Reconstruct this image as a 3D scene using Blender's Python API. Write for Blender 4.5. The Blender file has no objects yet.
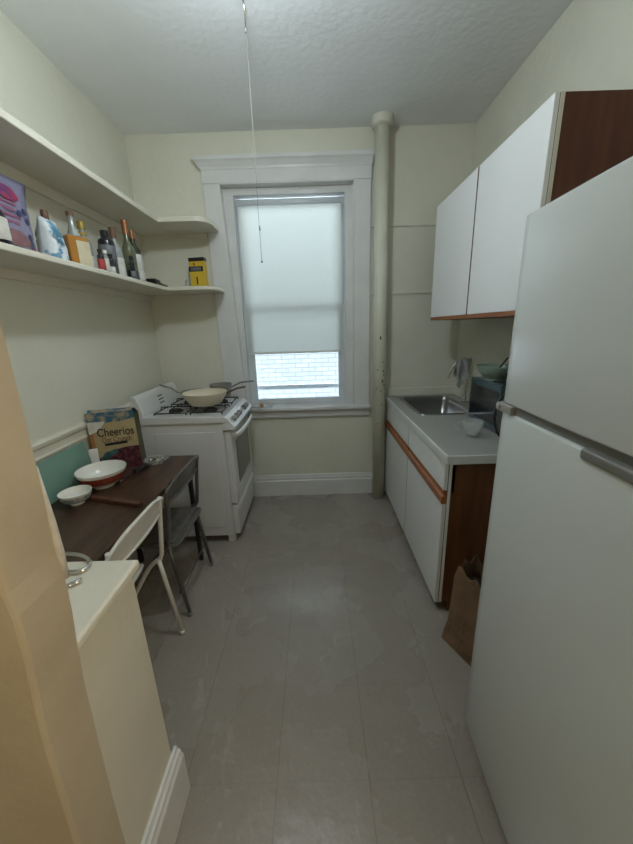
import bpy, bmesh, math, random
from mathutils import Vector, Matrix
random.seed(7)
C = bpy.context.scene.collection
PI = math.pi
SC = bpy.context.scene

# ------------------------------------------------------------------ materials
def mat(name, col, rough=0.6, metal=0.0, spec=0.5, col2=None, nscale=6.0, bump=0.0, bscale=60.0, trans=0.0, ior=1.45,
        coat=0.0, detail=4.0, stretch=None, mix=(0.35, 0.7), alpha=1.0, transl=0.0):
    m = bpy.data.materials.new(name); m.use_nodes = True
    nt = m.node_tree; N = nt.nodes; L = nt.links
    b = N['Principled BSDF']
    b.inputs['Base Color'].default_value = (*col, 1)
    b.inputs['Roughness'].default_value = rough
    b.inputs['Metallic'].default_value = metal
    b.inputs['Specular IOR Level'].default_value = spec
    b.inputs['Transmission Weight'].default_value = trans
    b.inputs['IOR'].default_value = ior
    b.inputs['Coat Weight'].default_value = coat
    b.inputs['Coat Roughness'].default_value = 0.12
    b.inputs['Alpha'].default_value = alpha
    tc = N.new('ShaderNodeTexCoord'); mp = N.new('ShaderNodeMapping')
    L.new(tc.outputs['Object'], mp.inputs[0])
    if stretch: mp.inputs['Scale'].default_value = stretch
    if col2 is not None:
        n = N.new('ShaderNodeTexNoise'); n.inputs['Scale'].default_value = nscale; n.inputs['Detail'].default_value = detail
        L.new(mp.outputs[0], n.inputs['Vector'])
        r = N.new('ShaderNodeValToRGB')
        r.color_ramp.elements[0].position = mix[0]; r.color_ramp.elements[1].position = mix[1]
        r.color_ramp.elements[0].color = (*col, 1); r.color_ramp.elements[1].color = (*col2, 1)
        L.new(n.outputs['Fac'], r.inputs[0]); L.new(r.outputs[0], b.inputs['Base Color'])
    if bump:
        n2 = N.new('ShaderNodeTexNoise'); n2.inputs['Scale'].default_value = bscale; n2.inputs['Detail'].default_value = 6
        L.new(mp.outputs[0], n2.inputs['Vector'])
        bp = N.new('ShaderNodeBump'); bp.inputs['Strength'].default_value = bump; bp.inputs['Distance'].default_value = 0.01
        L.new(n2.outputs['Fac'], bp.inputs['Height']); L.new(bp.outputs[0], b.inputs['Normal'])
    return m

def mx(nt, fac, a, b):
    x = nt.nodes.new('ShaderNodeMix'); x.data_type = 'RGBA'
    nt.links.new(fac, x.inputs[0])
    for i, v in ((6, a), (7, b)):
        if isinstance(v, tuple): x.inputs[i].default_value = (*v, 1)
        else: nt.links.new(v, x.inputs[i])
    return x.outputs[2]

M = {}
M['wall'] = mat('cream_wall_paint', (.69, .68, .575), .5, col2=(.64, .63, .53), nscale=2.5, bump=.25, bscale=25)
M['ceil'] = mat('ceiling_paint', (.84, .86, .87), .6, col2=(.80, .82, .83), nscale=3, bump=.3, bscale=30)
M['trim'] = mat('white_gloss_trim', (.70, .70, .69), .32, col2=(.63, .63, .62), nscale=5, bump=.12, bscale=30)
M['creamtrim'] = mat('cream_gloss_trim', (.70, .67, .57), .34, col2=(.65, .62, .52), nscale=5, bump=.15, bscale=30)
M['door'] = mat('doorway_casing_paint', (.52, .45, .34), .45, col2=(.46, .39, .29), nscale=6, bump=.2, bscale=25)
M['lam'] = mat('white_laminate', (.80, .81, .81), .32, col2=(.77, .78, .78), nscale=2)
M['oak'] = mat('orange_oak', (.36, .13, .045), .4, col2=(.22, .07, .022), nscale=5, stretch=(6, 1, 6), detail=6)
M['cher'] = mat('cherry_veneer_panel', (.12, .035, .014), .5, col2=(.07, .019, .008), nscale=4, stretch=(7, 7, .8), detail=6)
M['table'] = mat('walnut_tabletop', (.085, .042, .024), .32, col2=(.032, .016, .010), nscale=5, stretch=(5, 1, 1), detail=8)
M['enam'] = mat('white_stove_enamel', (.66, .66, .65), .28, col2=(.61, .61, .60), nscale=3, coat=.3)
M['frid'] = mat('fridge_enamel', (.62, .65, .64), .26, col2=(.60, .63, .62), nscale=3, bump=.02, bscale=260, coat=.5)
M['fgrey'] = mat('fridge_trim_grey', (.20, .20, .19), .45, col2=(.16, .16, .15), nscale=9)
M['black'] = mat('black_iron', (.012, .012, .013), .45, col2=(.03, .03, .03), nscale=12)
M['blackp'] = mat('black_plastic', (.010, .010, .012), .3, col2=(.018, .018, .02), nscale=9)
M['oglass'] = mat('oven_window_glass', (.015, .018, .02), .08, col2=(.02, .022, .025), nscale=4, coat=.5)
M['steel'] = mat('stainless_steel', (.42, .42, .43), .30, metal=1, col2=(.34, .34, .36), nscale=6, stretch=(1, 12, 1))
M['chrome'] = mat('chrome', (.72, .71, .68), .14, metal=1, col2=(.62, .61, .58), nscale=8)
M['whitem'] = mat('white_enamel_metal', (.72, .70, .64), .4, col2=(.66, .64, .57), nscale=12)
M['taupem'] = mat('taupe_painted_metal', (.16, .15, .135), .33, metal=.5, col2=(.11, .10, .09), nscale=7)
M['seatv'] = mat('taupe_vinyl_seat', (.13, .12, .105), .4, col2=(.09, .08, .07), nscale=20, bump=.1)
M['counter'] = mat('grey_speckled_laminate', (.36, .355, .335), .35, col2=(.27, .265, .25), nscale=160, detail=2)
M['alu'] = mat('counter_metal_edge', (.78, .79, .80), .3, metal=.25, col2=(.70, .71, .72), nscale=8)
M['cream'] = mat('cream_ceramic_pan', (.66, .60, .47), .35, col2=(.62, .56, .43), nscale=8)
M['taupep'] = mat('taupe_pan_metal', (.28, .26, .235), .35, col2=(.22, .20, .18), nscale=8)
M['wood'] = mat('brown_wood_handle', (.12, .05, .03), .4, col2=(.07, .03, .018), nscale=9, stretch=(8, 1, 1))
M['china'] = mat('white_china', (.78, .77, .72), .2, col2=(.74, .73, .68), nscale=7)
M['red'] = mat('brick_red_glaze', (.33, .065, .035), .25, col2=(.22, .04, .025), nscale=60)
M['blueg'] = mat('blue_grey_glaze', (.24, .30, .34), .3, col2=(.5, .54, .55), nscale=70, mix=(.42, .58))
M['green'] = mat('seafoam_board', (.19, .33, .275), .45, col2=(.17, .30, .25), nscale=9)
M['sage'] = mat('sage_bowl_plastic', (.28, .38, .31), .35, col2=(.24, .33, .27), nscale=9)
M['kraft'] = mat('kraft_paper', (.235, .145, .085), .75, col2=(.16, .095, .052), nscale=7, bump=.9, bscale=9)
M['darkin'] = mat('dark_plastic_liner', (.01, .009, .008), .5, col2=(.02, .018, .016), nscale=9)
M['tan'] = mat('cereal_box_tan', (.42, .335, .19), .55, col2=(.36, .28, .15), nscale=7)
M['olive'] = mat('cereal_box_olive', (.075, .075, .035), .6, col2=(.05, .05, .022), nscale=10)
M['cblue'] = mat('cereal_box_blue', (.04, .11, .17), .5, col2=(.32, .27, .19), nscale=18, mix=(.5, .62))
M['corange'] = mat('cereal_box_orange', (.40, .20, .07), .5, col2=(.35, .15, .05), nscale=9)
M['ink'] = mat('black_ink', (.012, .01, .01), .5, col2=(.016, .013, .013), nscale=9)
M['brownink'] = mat('brown_ink', (.17, .10, .05), .5, col2=(.15, .09, .045), nscale=9)
M['berry'] = mat('dark_berry_print', (.055, .012, .022), .45, col2=(.16, .05, .06), nscale=50, mix=(.45, .7))
M['tealp'] = mat('teal_print', (.06, .16, .17), .5, col2=(.02, .06, .07), nscale=30)
M['pouch'] = mat('lavender_pouch_film', (.19, .19, .30), .3, col2=(.26, .24, .36), nscale=9, bump=.4, bscale=14)
M['pinkp'] = mat('magenta_print', (.34, .03, .09), .4, col2=(.12, .04, .14), nscale=28, mix=(.45, .6))
M['rosep'] = mat('rose_print', (.26, .10, .17), .4, col2=(.22, .08, .15), nscale=20)
M['mauve'] = mat('brown_fruit_print', (.25, .12, .12), .4, col2=(.16, .07, .09), nscale=30)
M['navy'] = mat('navy_print', (.02, .035, .12), .35, col2=(.03, .05, .14), nscale=20)
M['wbag'] = mat('white_film_bag', (.66, .72, .76), .35, col2=(.12, .28, .42), nscale=17, mix=(.52, .60), bump=.5, bscale=20)
M['sea'] = mat('blue_print', (.05, .17, .26), .4, col2=(.08, .22, .32), nscale=20)
M['amber'] = mat('amber_liquor', (.42, .19, .035), .15, col2=(.36, .15, .025), nscale=5, coat=.4)
M['clear'] = mat('clear_glass', (.93, .95, .94), .04, trans=.82, ior=1.22, spec=.8, alpha=.8)
M['labelc'] = mat('cream_paper_label', (.62, .56, .40), .6, col2=(.52, .45, .30), nscale=25)
M['labelw'] = mat('white_paper_label', (.66, .65, .60), .55, col2=(.5, .49, .45), nscale=30)
M['labely'] = mat('gold_paper_label', (.45, .33, .07), .45, col2=(.38, .27, .05), nscale=25)
M['labelb'] = mat('slate_label', (.16, .17, .19), .5, col2=(.10, .11, .12), nscale=30)
M['greeng'] = mat('green_bottle_glass', (.018, .030, .016), .12, col2=(.025, .04, .02), nscale=5, coat=.5)
M['oliveg'] = mat('olive_bottle_glass', (.12, .13, .075), .12, col2=(.10, .11, .06), nscale=5, coat=.5)
M['darkg'] = mat('dark_bottle_glass', (.012, .012, .018), .12, col2=(.018, .018, .024), nscale=5, coat=.5)
M['greyg'] = mat('grey_spirit_glass', (.30, .32, .30), .10, col2=(.26, .28, .26), nscale=5, coat=.5)
M['copper'] = mat('copper_foil', (.32, .14, .06), .35, metal=.5, col2=(.27, .11, .05), nscale=20)
M['corkc'] = mat('wooden_stopper', (.17, .09, .05), .5, col2=(.13, .07, .04), nscale=20)
M['ycap'] = mat('gold_cap', (.40, .30, .06), .4, metal=.3, col2=(.33, .25, .05), nscale=20)
M['redlab'] = mat('red_label', (.40, .05, .05), .5, col2=(.33, .04, .04), nscale=20)
M['yellow'] = mat('yellow_carton', (.62, .43, .04), .45, col2=(.55, .36, .03), nscale=10)
M['shade'] = None
M['cloth'] = mat('pale_grey_cloth', (.72, .73, .71), .8, col2=(.50, .51, .49), nscale=14, bump=.4, bscale=40)
M['tint'] = mat('smoky_blue_glass', (.040, .075, .095), .08, col2=(.055, .095, .115), nscale=4, coat=.7)
M['lidg'] = mat('lid_glass', (.22, .23, .23), .06, col2=(.12, .13, .13), nscale=5, trans=.5, coat=.6)
M['rustp'] = mat('chipped_pipe_paint', (.62, .61, .51), .42, col2=(.56, .55, .45), nscale=6, bump=.3, bscale=18)
M['chip'] = mat('dark_paint_chip', (.05, .035, .025), .8, col2=(.08, .06, .04), nscale=40)
M['hingem'] = mat('satin_hinge_cover', (.40, .39, .36), .5, metal=.4, col2=(.33, .32, .30), nscale=12)
M['basepanel'] = mat('red_brown_end_panel', (.16, .058, .018), .45, col2=(.09, .030, .010), nscale=4, stretch=(7, 7, .8), detail=6)
M['string'] = mat('grey_cotton_string', (.30, .30, .29), .9, col2=(.24, .24, .23), nscale=60)
M['bulb'] = mat('frosted_bulb_glass', (.75, .75, .72), .3, col2=(.7, .7, .67), nscale=5)
M['card'] = mat('white_card', (.80, .80, .78), .6, col2=(.76, .76, .74), nscale=9)
M['primer'] = mat('pale_exposed_plaster', (.60, .58, .53), .7, col2=(.45, .43, .39), nscale=35)
M['vinylb'] = mat('white_vinyl_sash', (.66, .70, .74), .35, col2=(.62, .66, .70), nscale=5)
M['peach'] = mat('peach_wax', (.55, .27, .16), .5, col2=(.45, .2, .12), nscale=20)

def floor_mat():
    m = bpy.data.materials.new('vinyl_tile_floor'); m.use_nodes = True
    nt = m.node_tree; N = nt.nodes; L = nt.links; b = N['Principled BSDF']
    tc = N.new('ShaderNodeTexCoord')
    n1 = N.new('ShaderNodeTexNoise'); n1.inputs['Scale'].default_value = 2.2; n1.inputs['Detail'].default_value = 8
    L.new(tc.outputs['Object'], n1.inputs['Vector'])
    n2 = N.new('ShaderNodeTexNoise'); n2.inputs['Scale'].default_value = 70; n2.inputs['Detail'].default_value = 5
    L.new(tc.outputs['Object'], n2.inputs['Vector'])
    c1 = mx(nt, n1.outputs['Fac'], (.255, .222, .185), (.345, .310, .265))
    c2 = mx(nt, n2.outputs['Fac'], (.86, .86, .86), (1.12, 1.12, 1.12))
    mul = N.new('ShaderNodeMix'); mul.data_type = 'RGBA'; mul.blend_type = 'MULTIPLY'; mul.inputs[0].default_value = 1
    L.new(c1, mul.inputs[6]); L.new(c2, mul.inputs[7])
    # worn paint scuffs
    n3 = N.new('ShaderNodeTexNoise'); n3.inputs['Scale'].default_value = 9; n3.inputs['Detail'].default_value = 10
    n3.inputs['Distortion'].default_value = 1.6
    mp3 = N.new('ShaderNodeMapping'); mp3.inputs['Scale'].default_value = (1.3, .7, 1); mp3.inputs['Rotation'].default_value = (0, 0, .7)
    L.new(tc.outputs['Object'], mp3.inputs[0]); L.new(mp3.outputs[0], n3.inputs['Vector'])
    r3 = N.new('ShaderNodeValToRGB'); r3.color_ramp.elements[0].position = .60; r3.color_ramp.elements[1].position = .75
    L.new(n3.outputs['Fac'], r3.inputs[0])
    sc = N.new('ShaderNodeMath'); sc.operation = 'MULTIPLY'; sc.inputs[1].default_value = .45; L.new(r3.outputs[0], sc.inputs[0])
    c3 = mx(nt, sc.outputs[0], mul.outputs[2], (.47, .45, .41))
    # tile joints, 31 cm grid
    sep = N.new('ShaderNodeSeparateXYZ'); L.new(tc.outputs['Object'], sep.inputs[0])
    def joint(out, off, w):
        a = N.new('ShaderNodeMath'); a.operation = 'ADD'; a.inputs[1].default_value = off; L.new(out, a.inputs[0])
        d = N.new('ShaderNodeMath'); d.operation = 'PINGPONG'; d.inputs[1].default_value = .1565; L.new(a.outputs[0], d.inputs[0])
        g = N.new('ShaderNodeMath'); g.operation = 'LESS_THAN'; g.inputs[1].default_value = w; L.new(d.outputs[0], g.inputs[0])
        return g.outputs[0]
    jx = joint(sep.outputs[0], .175 + 10 * .313, .0022); jy = joint(sep.outputs[1], -1.072 + 10 * .313, .0016)
    jj = N.new('ShaderNodeMath'); jj.operation = 'MULTIPLY'; jj.inputs[1].default_value = .30; L.new(jx, jj.inputs[0])
    jk = N.new('ShaderNodeMath'); jk.operation = 'MULTIPLY'; jk.inputs[1].default_value = .12; L.new(jy, jk.inputs[0])
    mm = N.new('ShaderNodeMath'); mm.operation = 'MAXIMUM'; L.new(jj.outputs[0], mm.inputs[0]); L.new(jk.outputs[0], mm.inputs[1])
    c4 = mx(nt, mm.outputs[0], c3, (.06, .05, .04))
    L.new(c4, b.inputs['Base Color'])
    rr = N.new('ShaderNodeMapRange'); rr.inputs[3].default_value = .17; rr.inputs[4].default_value = .38
    L.new(n1.outputs['Fac'], rr.inputs[0]); L.new(rr.outputs[0], b.inputs['Roughness'])
    bp = N.new('ShaderNodeBump'); bp.inputs['Strength'].default_value = .35; bp.inputs['Distance'].default_value = .006
    n4 = N.new('ShaderNodeTexNoise'); n4.inputs['Scale'].default_value = 14; n4.inputs['Detail'].default_value = 8
    L.new(tc.outputs['Object'], n4.inputs['Vector']); L.new(n4.outputs['Fac'], bp.inputs['Height']); L.new(bp.outputs[0], b.inputs['Normal'])
    return m
M['floor'] = floor_mat()

def brick_mat():
    m = bpy.data.materials.new('white_painted_brick'); m.use_nodes = True
    nt = m.node_tree; N = nt.nodes; L = nt.links; b = N['Principled BSDF']
    tc = N.new('ShaderNodeTexCoord'); mp = N.new('ShaderNodeMapping'); mp.inputs['Rotation'].default_value = (PI / 2, 0, 0)
    L.new(tc.outputs['Object'], mp.inputs[0])
    br = N.new('ShaderNodeTexBrick'); L.new(mp.outputs[0], br.inputs['Vector'])
    br.inputs['Scale'].default_value = 1; br.inputs['Brick Width'].default_value = .21; br.inputs['Row Height'].default_value = .068
    br.inputs['Mortar Size'].default_value = .007; br.inputs['Mortar Smooth'].default_value = .3
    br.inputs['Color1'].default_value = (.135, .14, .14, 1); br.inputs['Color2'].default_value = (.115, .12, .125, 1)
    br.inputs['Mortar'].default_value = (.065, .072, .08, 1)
    L.new(br.outputs['Color'], b.inputs['Base Color']); b.inputs['Roughness'].default_value = .9
    return m
M['brick'] = brick_mat()

def shade_mat():
    m = bpy.data.materials.new('roller_shade_fabric'); m.use_nodes = True
    nt = m.node_tree; N = nt.nodes; L = nt.links
    for n in list(N):
        if n.type != 'OUTPUT_MATERIAL': N.remove(n)
    out = N['Material Output']
    d = N.new('ShaderNodeBsdfDiffuse'); t = N.new('ShaderNodeBsdfTranslucent'); mixn = N.new('ShaderNodeMixShader')
    tc = N.new('ShaderNodeTexCoord'); w = N.new('ShaderNodeTexNoise'); w.inputs['Scale'].default_value = 120
    L.new(tc.outputs['Object'], w.inputs['Vector'])
    c = mx(nt, w.outputs['Fac'], (.84, .84, .80), (.90, .90, .86))
    L.new(c, d.inputs[0]); L.new(c, t.inputs[0]); mixn.inputs[0].default_value = .80
    L.new(d.outputs[0], mixn.inputs[1]); L.new(t.outputs[0], mixn.inputs[2]); 
    tr = N.new('ShaderNodeBsdfTransparent'); tr.inputs[0].default_value = (.95, .98, 1, 1)   # open weave
    m2 = N.new('ShaderNodeMixShader'); m2.inputs[0].default_value = .13
    L.new(mixn.outputs[0], m2.inputs[1]); L.new(tr.outputs[0], m2.inputs[2]); L.new(m2.outputs[0], out.inputs[0])
    return m
M['shade'] = shade_mat()

def pane_mat():
    m = bpy.data.materials.new('window_pane_glass'); m.use_nodes = True
    nt = m.node_tree; N = nt.nodes; L = nt.links
    for n in list(N):
        if n.type != 'OUTPUT_MATERIAL': N.remove(n)
    out = N['Material Output']
    t = N.new('ShaderNodeBsdfTransparent'); g = N.new('ShaderNodeBsdfGlossy'); g.inputs['Roughness'].default_value = .02
    f = N.new('ShaderNodeFresnel'); f.inputs[0].default_value = 1.45; t.inputs[0].default_value = (.95, .97, .98, 1)
    s = N.new('ShaderNodeMixShader'); L.new(f.outputs[0], s.inputs[0]); L.new(t.outputs[0], s.inputs[1]); L.new(g.outputs[0], s.inputs[2])
    L.new(s.outputs[0], out.inputs[0])
    return m
M['pane'] = pane_mat()

# ------------------------------------------------------------------ mesh helpers
class B:
    def __init__(s): s.bm = bmesh.new()
    def box(s, x0, x1, y0, y1, z0, z1, bev=0.0, seg=2, mtx=None):
        bm = bmesh.new()
        r = bmesh.ops.create_cube(bm, size=1)
        for v in bm.verts:
            v.co = Vector(((x0 + x1) / 2 + v.co.x * (x1 - x0), (y0 + y1) / 2 + v.co.y * (y1 - y0), (z0 + z1) / 2 + v.co.z * (z1 - z0)))
        if bev: bmesh.ops.bevel(bm, geom=bm.edges[:], offset=bev, segments=seg, profile=.5, affect='EDGES')
        return s.add(bm, mtx)
    def add(s, bm, mtx=None):
        if mtx is not None: bmesh.ops.transform(bm, matrix=mtx, verts=bm.verts)
        me = bpy.data.meshes.new('tmp'); bm.to_mesh(me); bm.free(); s.bm.from_mesh(me); bpy.data.meshes.remove(me)
        return s
    def tube(s, pts, r, seg=10, closed=False, flat=None, smooth=0):
        P = [Vector(p) for p in pts]
        if smooth:
            for _ in range(smooth):
                Q = [P[0]]
                for a, b in zip(P, P[1:]): Q += [a * .75 + b * .25, a * .25 + b * .75]
                Q.append(P[-1]); P = Q
        n = len(P); bm = bmesh.new(); rings = []
        up = None
        for i in range(n):
            if closed: d = P[(i + 1) % n] - P[i - 1]
            else: d = P[min(i + 1, n - 1)] - P[max(i - 1, 0)]
            d.normalize()
            if up is None:
                up = Vector((0, 0, 1)) if abs(d.z) < .9 else Vector((0, 1, 0))
            u = up - d * up.dot(d); u.normalize(); w = d.cross(u); up = u
            ra = r[i] if isinstance(r, (list, tuple)) and len(r) == n else (r if not isinstance(r, (list, tuple)) else r[0])
            a, b = (ra, ra) if flat is None else (ra * flat[0], ra * flat[1])
            rings.append([bm.verts.new(P[i] + u * math.cos(2 * PI * k / seg) * a + w * math.sin(2 * PI * k / seg) * b) for k in range(seg)])
        for i in range(n if closed else n - 1):
            A, Bq = rings[i], rings[(i + 1) % n]
            for k in range(seg): bm.faces.new((A[k], A[(k + 1) % seg], Bq[(k + 1) % seg], Bq[k]))
        if not closed: bm.faces.new(rings[0][::-1]); bm.faces.new(rings[-1])
        bmesh.ops.recalc_face_normals(bm, faces=bm.faces)
        for f in bm.faces: f.smooth = len(f.verts) == 4
        return s.add(bm)
    def lathe(s, prof, c=(0, 0, 0), seg=28, mtx=None, sx=1, sy=1):
        bm = bmesh.new(); rings = []
        for r, z in prof:
            if r < 1e-5: rings.append([bm.verts.new((c[0], c[1], c[2] + z))])
            else: rings.append([bm.verts.new((c[0] + r * sx * math.cos(2 * PI * k / seg), c[1] + r * sy * math.sin(2 * PI * k / seg), c[2] + z)) for k in range(seg)])
        for A, D in zip(rings, rings[1:]):
            if len(A) == 1 and len(D) == 1: continue
            for k in range(seg):
                k2 = (k + 1) % seg
                if len(A) == 1: f = bm.faces.new((A[0], D[k2], D[k]))
                elif len(D) == 1: f = bm.faces.new((A[k], A[k2], D[0]))
                else: f = bm.faces.new((A[k], A[k2], D[k2], D[k]))
                f.smooth = True
        bmesh.ops.recalc_face_normals(bm, faces=bm.faces)
        for e in bm.edges:
            if len(e.link_faces) == 2 and e.calc_face_angle(0) > .7: e.smooth = False
        return s.add(bm, mtx)
    def prism(s, poly, axis, a, b, mtx=None, bev=0):
        """poly: 2D points in the two other axes (in xyz order); extruded along axis from a to b"""
        bm = bmesh.new()
        def P(p, t):
            if axis == 0: return (t, p[0], p[1])
            if axis == 1: return (p[0], t, p[1])
            return (p[0], p[1], t)
        A = [bm.verts.new(P(p, a)) for p in poly]; D = [bm.verts.new(P(p, b)) for p in poly]
        bm.faces.new(A); bm.faces.new(D[::-1]); n = len(poly)
        for i in range(n): bm.faces.new((A[i], D[i], D[(i + 1) % n], A[(i + 1) % n]))
        bmesh.ops.recalc_face_normals(bm, faces=bm.faces)
        if bev: bmesh.ops.bevel(bm, geom=bm.edges[:], offset=bev, segments=2, profile=.5, affect='EDGES')
        return s.add(bm, mtx)
    def poly(s, pts):
        vs = [s.bm.verts.new(p) for p in pts]; s.bm.faces.new(vs); return s
    def ball(s, c, r, sc=(1, 1, 1), seg=16):
        bm = bmesh.new(); bmesh.ops.create_uvsphere(bm, u_segments=seg, v_segments=seg // 2 + 2, radius=r)
        for v in bm.verts: v.co = Vector((c[0] + v.co.x * sc[0], c[1] + v.co.y * sc[1], c[2] + v.co.z * sc[2]))
        for f in bm.faces: f.smooth = True
        return s.add(bm)

def obj(name, b, m, parent=None, label=None, origin=None):
    """link B as one mesh object; geometry is given in the parent's local space"""
    me = bpy.data.meshes.new(name); b.bm.to_mesh(me); b.bm.free(); me.materials.append(m)
    o = bpy.data.objects.new(name, me); C.objects.link(o)
    if parent is not None: o.parent = parent
    if label: o['label'] = label
    if origin is not None:
        me.transform(Matrix.Translation(-Vector(origin))); o.location = origin
    return o
def thing(name, label, cat, loc=(0, 0, 0), rz=0, group=None):
    o = bpy.data.objects.new(name, None); C.objects.link(o); o.empty_display_size = .1
    o.location = loc; o.rotation_euler = (0, 0, rz); o['label'] = label; o['category'] = cat
    if group: o['group'] = group
    return o
def tag(o, label, cat, group=None):
    o['label'] = label; o['category'] = cat
    if group: o['group'] = group
    return o
def struct(name, b, m, parent=None, label=None):
    o = obj(name, b, m, parent, label)
    if parent is None: o['kind'] = 'structure'
    return o
def sstruct(name):
    o = bpy.data.objects.new(name, None); C.objects.link(o); o['kind'] = 'structure'; return o
def T(x, y, z): return Matrix.Translation((x, y, z))
def RZ(a): return Matrix.Rotation(a, 4, 'Z')
def RX(a): return Matrix.Rotation(a, 4, 'X')
def RY(a): return Matrix.Rotation(a, 4, 'Y')
def text(body, size, m, parent, name, mtx, offset=0, shear=0, sx=1.0, label=None):
    cu = bpy.data.curves.new('t', 'FONT'); cu.body = body; cu.size = size; cu.offset = offset; cu.shear = shear
    cu.extrude = .0003; cu.align_x = 'CENTER'; cu.align_y = 'CENTER'
    to = bpy.data.objects.new('t', cu); C.objects.link(to)
    bpy.context.view_layer.update()
    me = bpy.data.meshes.new_from_object(to.evaluated_get(bpy.context.evaluated_depsgraph_get()))
    bpy.data.objects.remove(to); bpy.data.curves.remove(cu)
    me.transform(mtx @ Matrix.Diagonal((sx, 1, 1, 1)))
    me.materials.clear(); me.materials.append(m); me.name = name
    o = bpy.data.objects.new(name, me); C.objects.link(o); o.parent = parent
    if label: o['label'] = label
    return o

# ------------------------------------------------------------------ room constants
XL, XR, YB, ZC, YR = -1.28, 1.17, 2.80, 2.81, -1.9
b = B().box(XL - .12, XR + .12, YR - .12, YB + .12, -.12, 0); struct('floor', b, M['floor'])
b = B().box(XL - .12, XR + .12, YR - .12, YB + .22, ZC, ZC + .12); struct('ceiling', b, M['ceil'])
b = B().box(XL - .12, XL, YR, YB + .2, 0, ZC); struct('wall_left', b, M['wall'])
b = B().box(XR, XR + .12, YR, YB + .2, 0, ZC); struct('wall_right', b, M['wall'])
b = B().box(XL - .12, XR + .12, YR - .12, YR, 0, ZC); struct('wall_rear', b, M['wall'])
# window opening
OX0, OX1, OZ0, OZ1 = -.645, .322, .80, 2.492
b = B()
b.box(XL, OX0 - .001, YB, YB + .2, 0, ZC); b.box(OX1 + .001, XR, YB, YB + .2, 0, ZC)
b.box(OX0 - .001, OX1 + .001, YB, YB + .2, 0, OZ0); b.box(OX0 - .001, OX1 + .001, YB, YB + .2, OZ1 + .001, ZC)
struct('wall_back', b, M['wall'])
# door-side wall stub with the painted doorway casing
b = B().box(XL, -.52, .405, .47, 0, ZC); struct('wall_front', b, M['wall'])
# casing outline, a little uneven along its height, chipped near the ledge
cas = B(); bmc = cas.bm
zs = [0, .3, .49, .70, .85, .955, 1.02, 1.10, 1.14, 1.19, 1.26, 1.33, 1.42, 1.5, 1.8, ZC]
ed = [-.470, -.468, -.466, -.459, -.453, -.444, -.437, -.433, -.436, -.434, -.430, -.428, -.425, -.423, -.423, -.423]
rows = []
for z, e in zip(zs, ed):
    prof = [(-.70, .405), (-.70, .381), (e - .006, .381), (e - .0015, .383), (e, .388), (e, .474), (e - .004, .479), (-.520, .479)]
    rows.append([bmc.verts.new((x, y, z)) for x, y in prof])
for A, D in zip(rows, rows[1:]):
    n = len(A)
    for i in range(n):
        f = bmc.faces.new((A[i], A[(i + 1) % n], D[(i + 1) % n], D[i])); f.smooth = False
bmc.faces.new(rows[0]); bmc.faces.new(rows[-1][::-1]); bmesh.ops.recalc_face_normals(bmc, faces=bmc.faces)
dc = sstruct('door_1')
obj('casing', cas, M['door'], dc)
b = B(); b.tube([(-.438, .480, 1.085), (-.436, .480, 1.13), (-.434, .479, 1.19), (-.432, .477, 1.29)], [.006, .007, .006, .002], 8)
obj('chipped_edge', b, M['primer'], dc, 'pale exposed edge where the paint has chipped')
# low partition wall with ledge
b = B().box(XL, -.495, .47, .735, 0, .895); struct('wall_partition', b, M['creamtrim'])
b = B(); b.box(XL, -.478, .470, .752, .885, .912, .008, 3); struct('trim_1', b, M['creamtrim'])
b = B()
b.prism([(-.495, 0), (-.467, 0), (-.467, .165), (-.474, .178), (-.474, .186), (-.482, .192), (-.485, .203), (-.495, .203)], 1, .40, .755, bev=.0015)
struct('baseboard_partition', b, M['trim'])
# baseboards
prof = [(2.80, 0), (2.778, 0), (2.778, .145), (2.784, .152), (2.784, .170), (2.788, .182), (2.792, .2), (2.80, .2)]
b = B().prism(prof, 0, XL, XR, bev=.0008); struct('baseboard_back', b, M['trim'])
b = B().prism([(XL, 0), (XL + .02, 0), (XL + .02, .15), (XL + .008, .2), (XL, .2)], 1, .74, 2.78); struct('baseboard_left', b, M['trim'])
# chair rail on the left wall
b = B()
b.prism([(XL, .93), (XL + .012, .93), (XL + .016, .945), (XL + .012, .955), (XL + .012, .985), (XL + .022, .995), (XL + .026, 1.012), (XL + .018, 1.024), (XL, 1.026)], 1, .48, 2.79)
struct('trim_2', b, M['creamtrim'])
# two thin cleats on the back wall either side of the pipe
for i, z in ((3, 2.195), (4, 1.722)):
    b = B().box(.45, XR - .005, YB - .010, YB, z - .012, z + .012, .002); struct('trim_%d' % i, b, M['wall'])
b = B().box(.60, XR, YB - .018, YB, .90, .965, .003); struct('trim_5', b, M['wall'])

# ------------------------------------------------------------------ window
w = sstruct('window_1')
b = B()
b.prism([(-.765, .835), (-.595, .835), (OX0, OZ1), (-.765, OZ1)], 1, YB - .022, YB - .0005, bev=.003)
b.prism([(OX1, .835), (.447, .835), (.445, OZ1), (OX1, OZ1)], 1, YB - .022, YB - .0005, bev=.003)
b.box(-.768, .448, YB - .026, YB - .0005, OZ1, 2.60, .003)
obj('casing', b, M['trim'], w)
b = B()
b.prism([(YB - .0005, 2.575), (YB - .030, 2.575), (YB - .034, 2.590), (YB - .050, 2.618), (YB - .060, 2.628), (YB - .060, 2.650), (YB - .0005, 2.650)], 0, -.79, .463)
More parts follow.
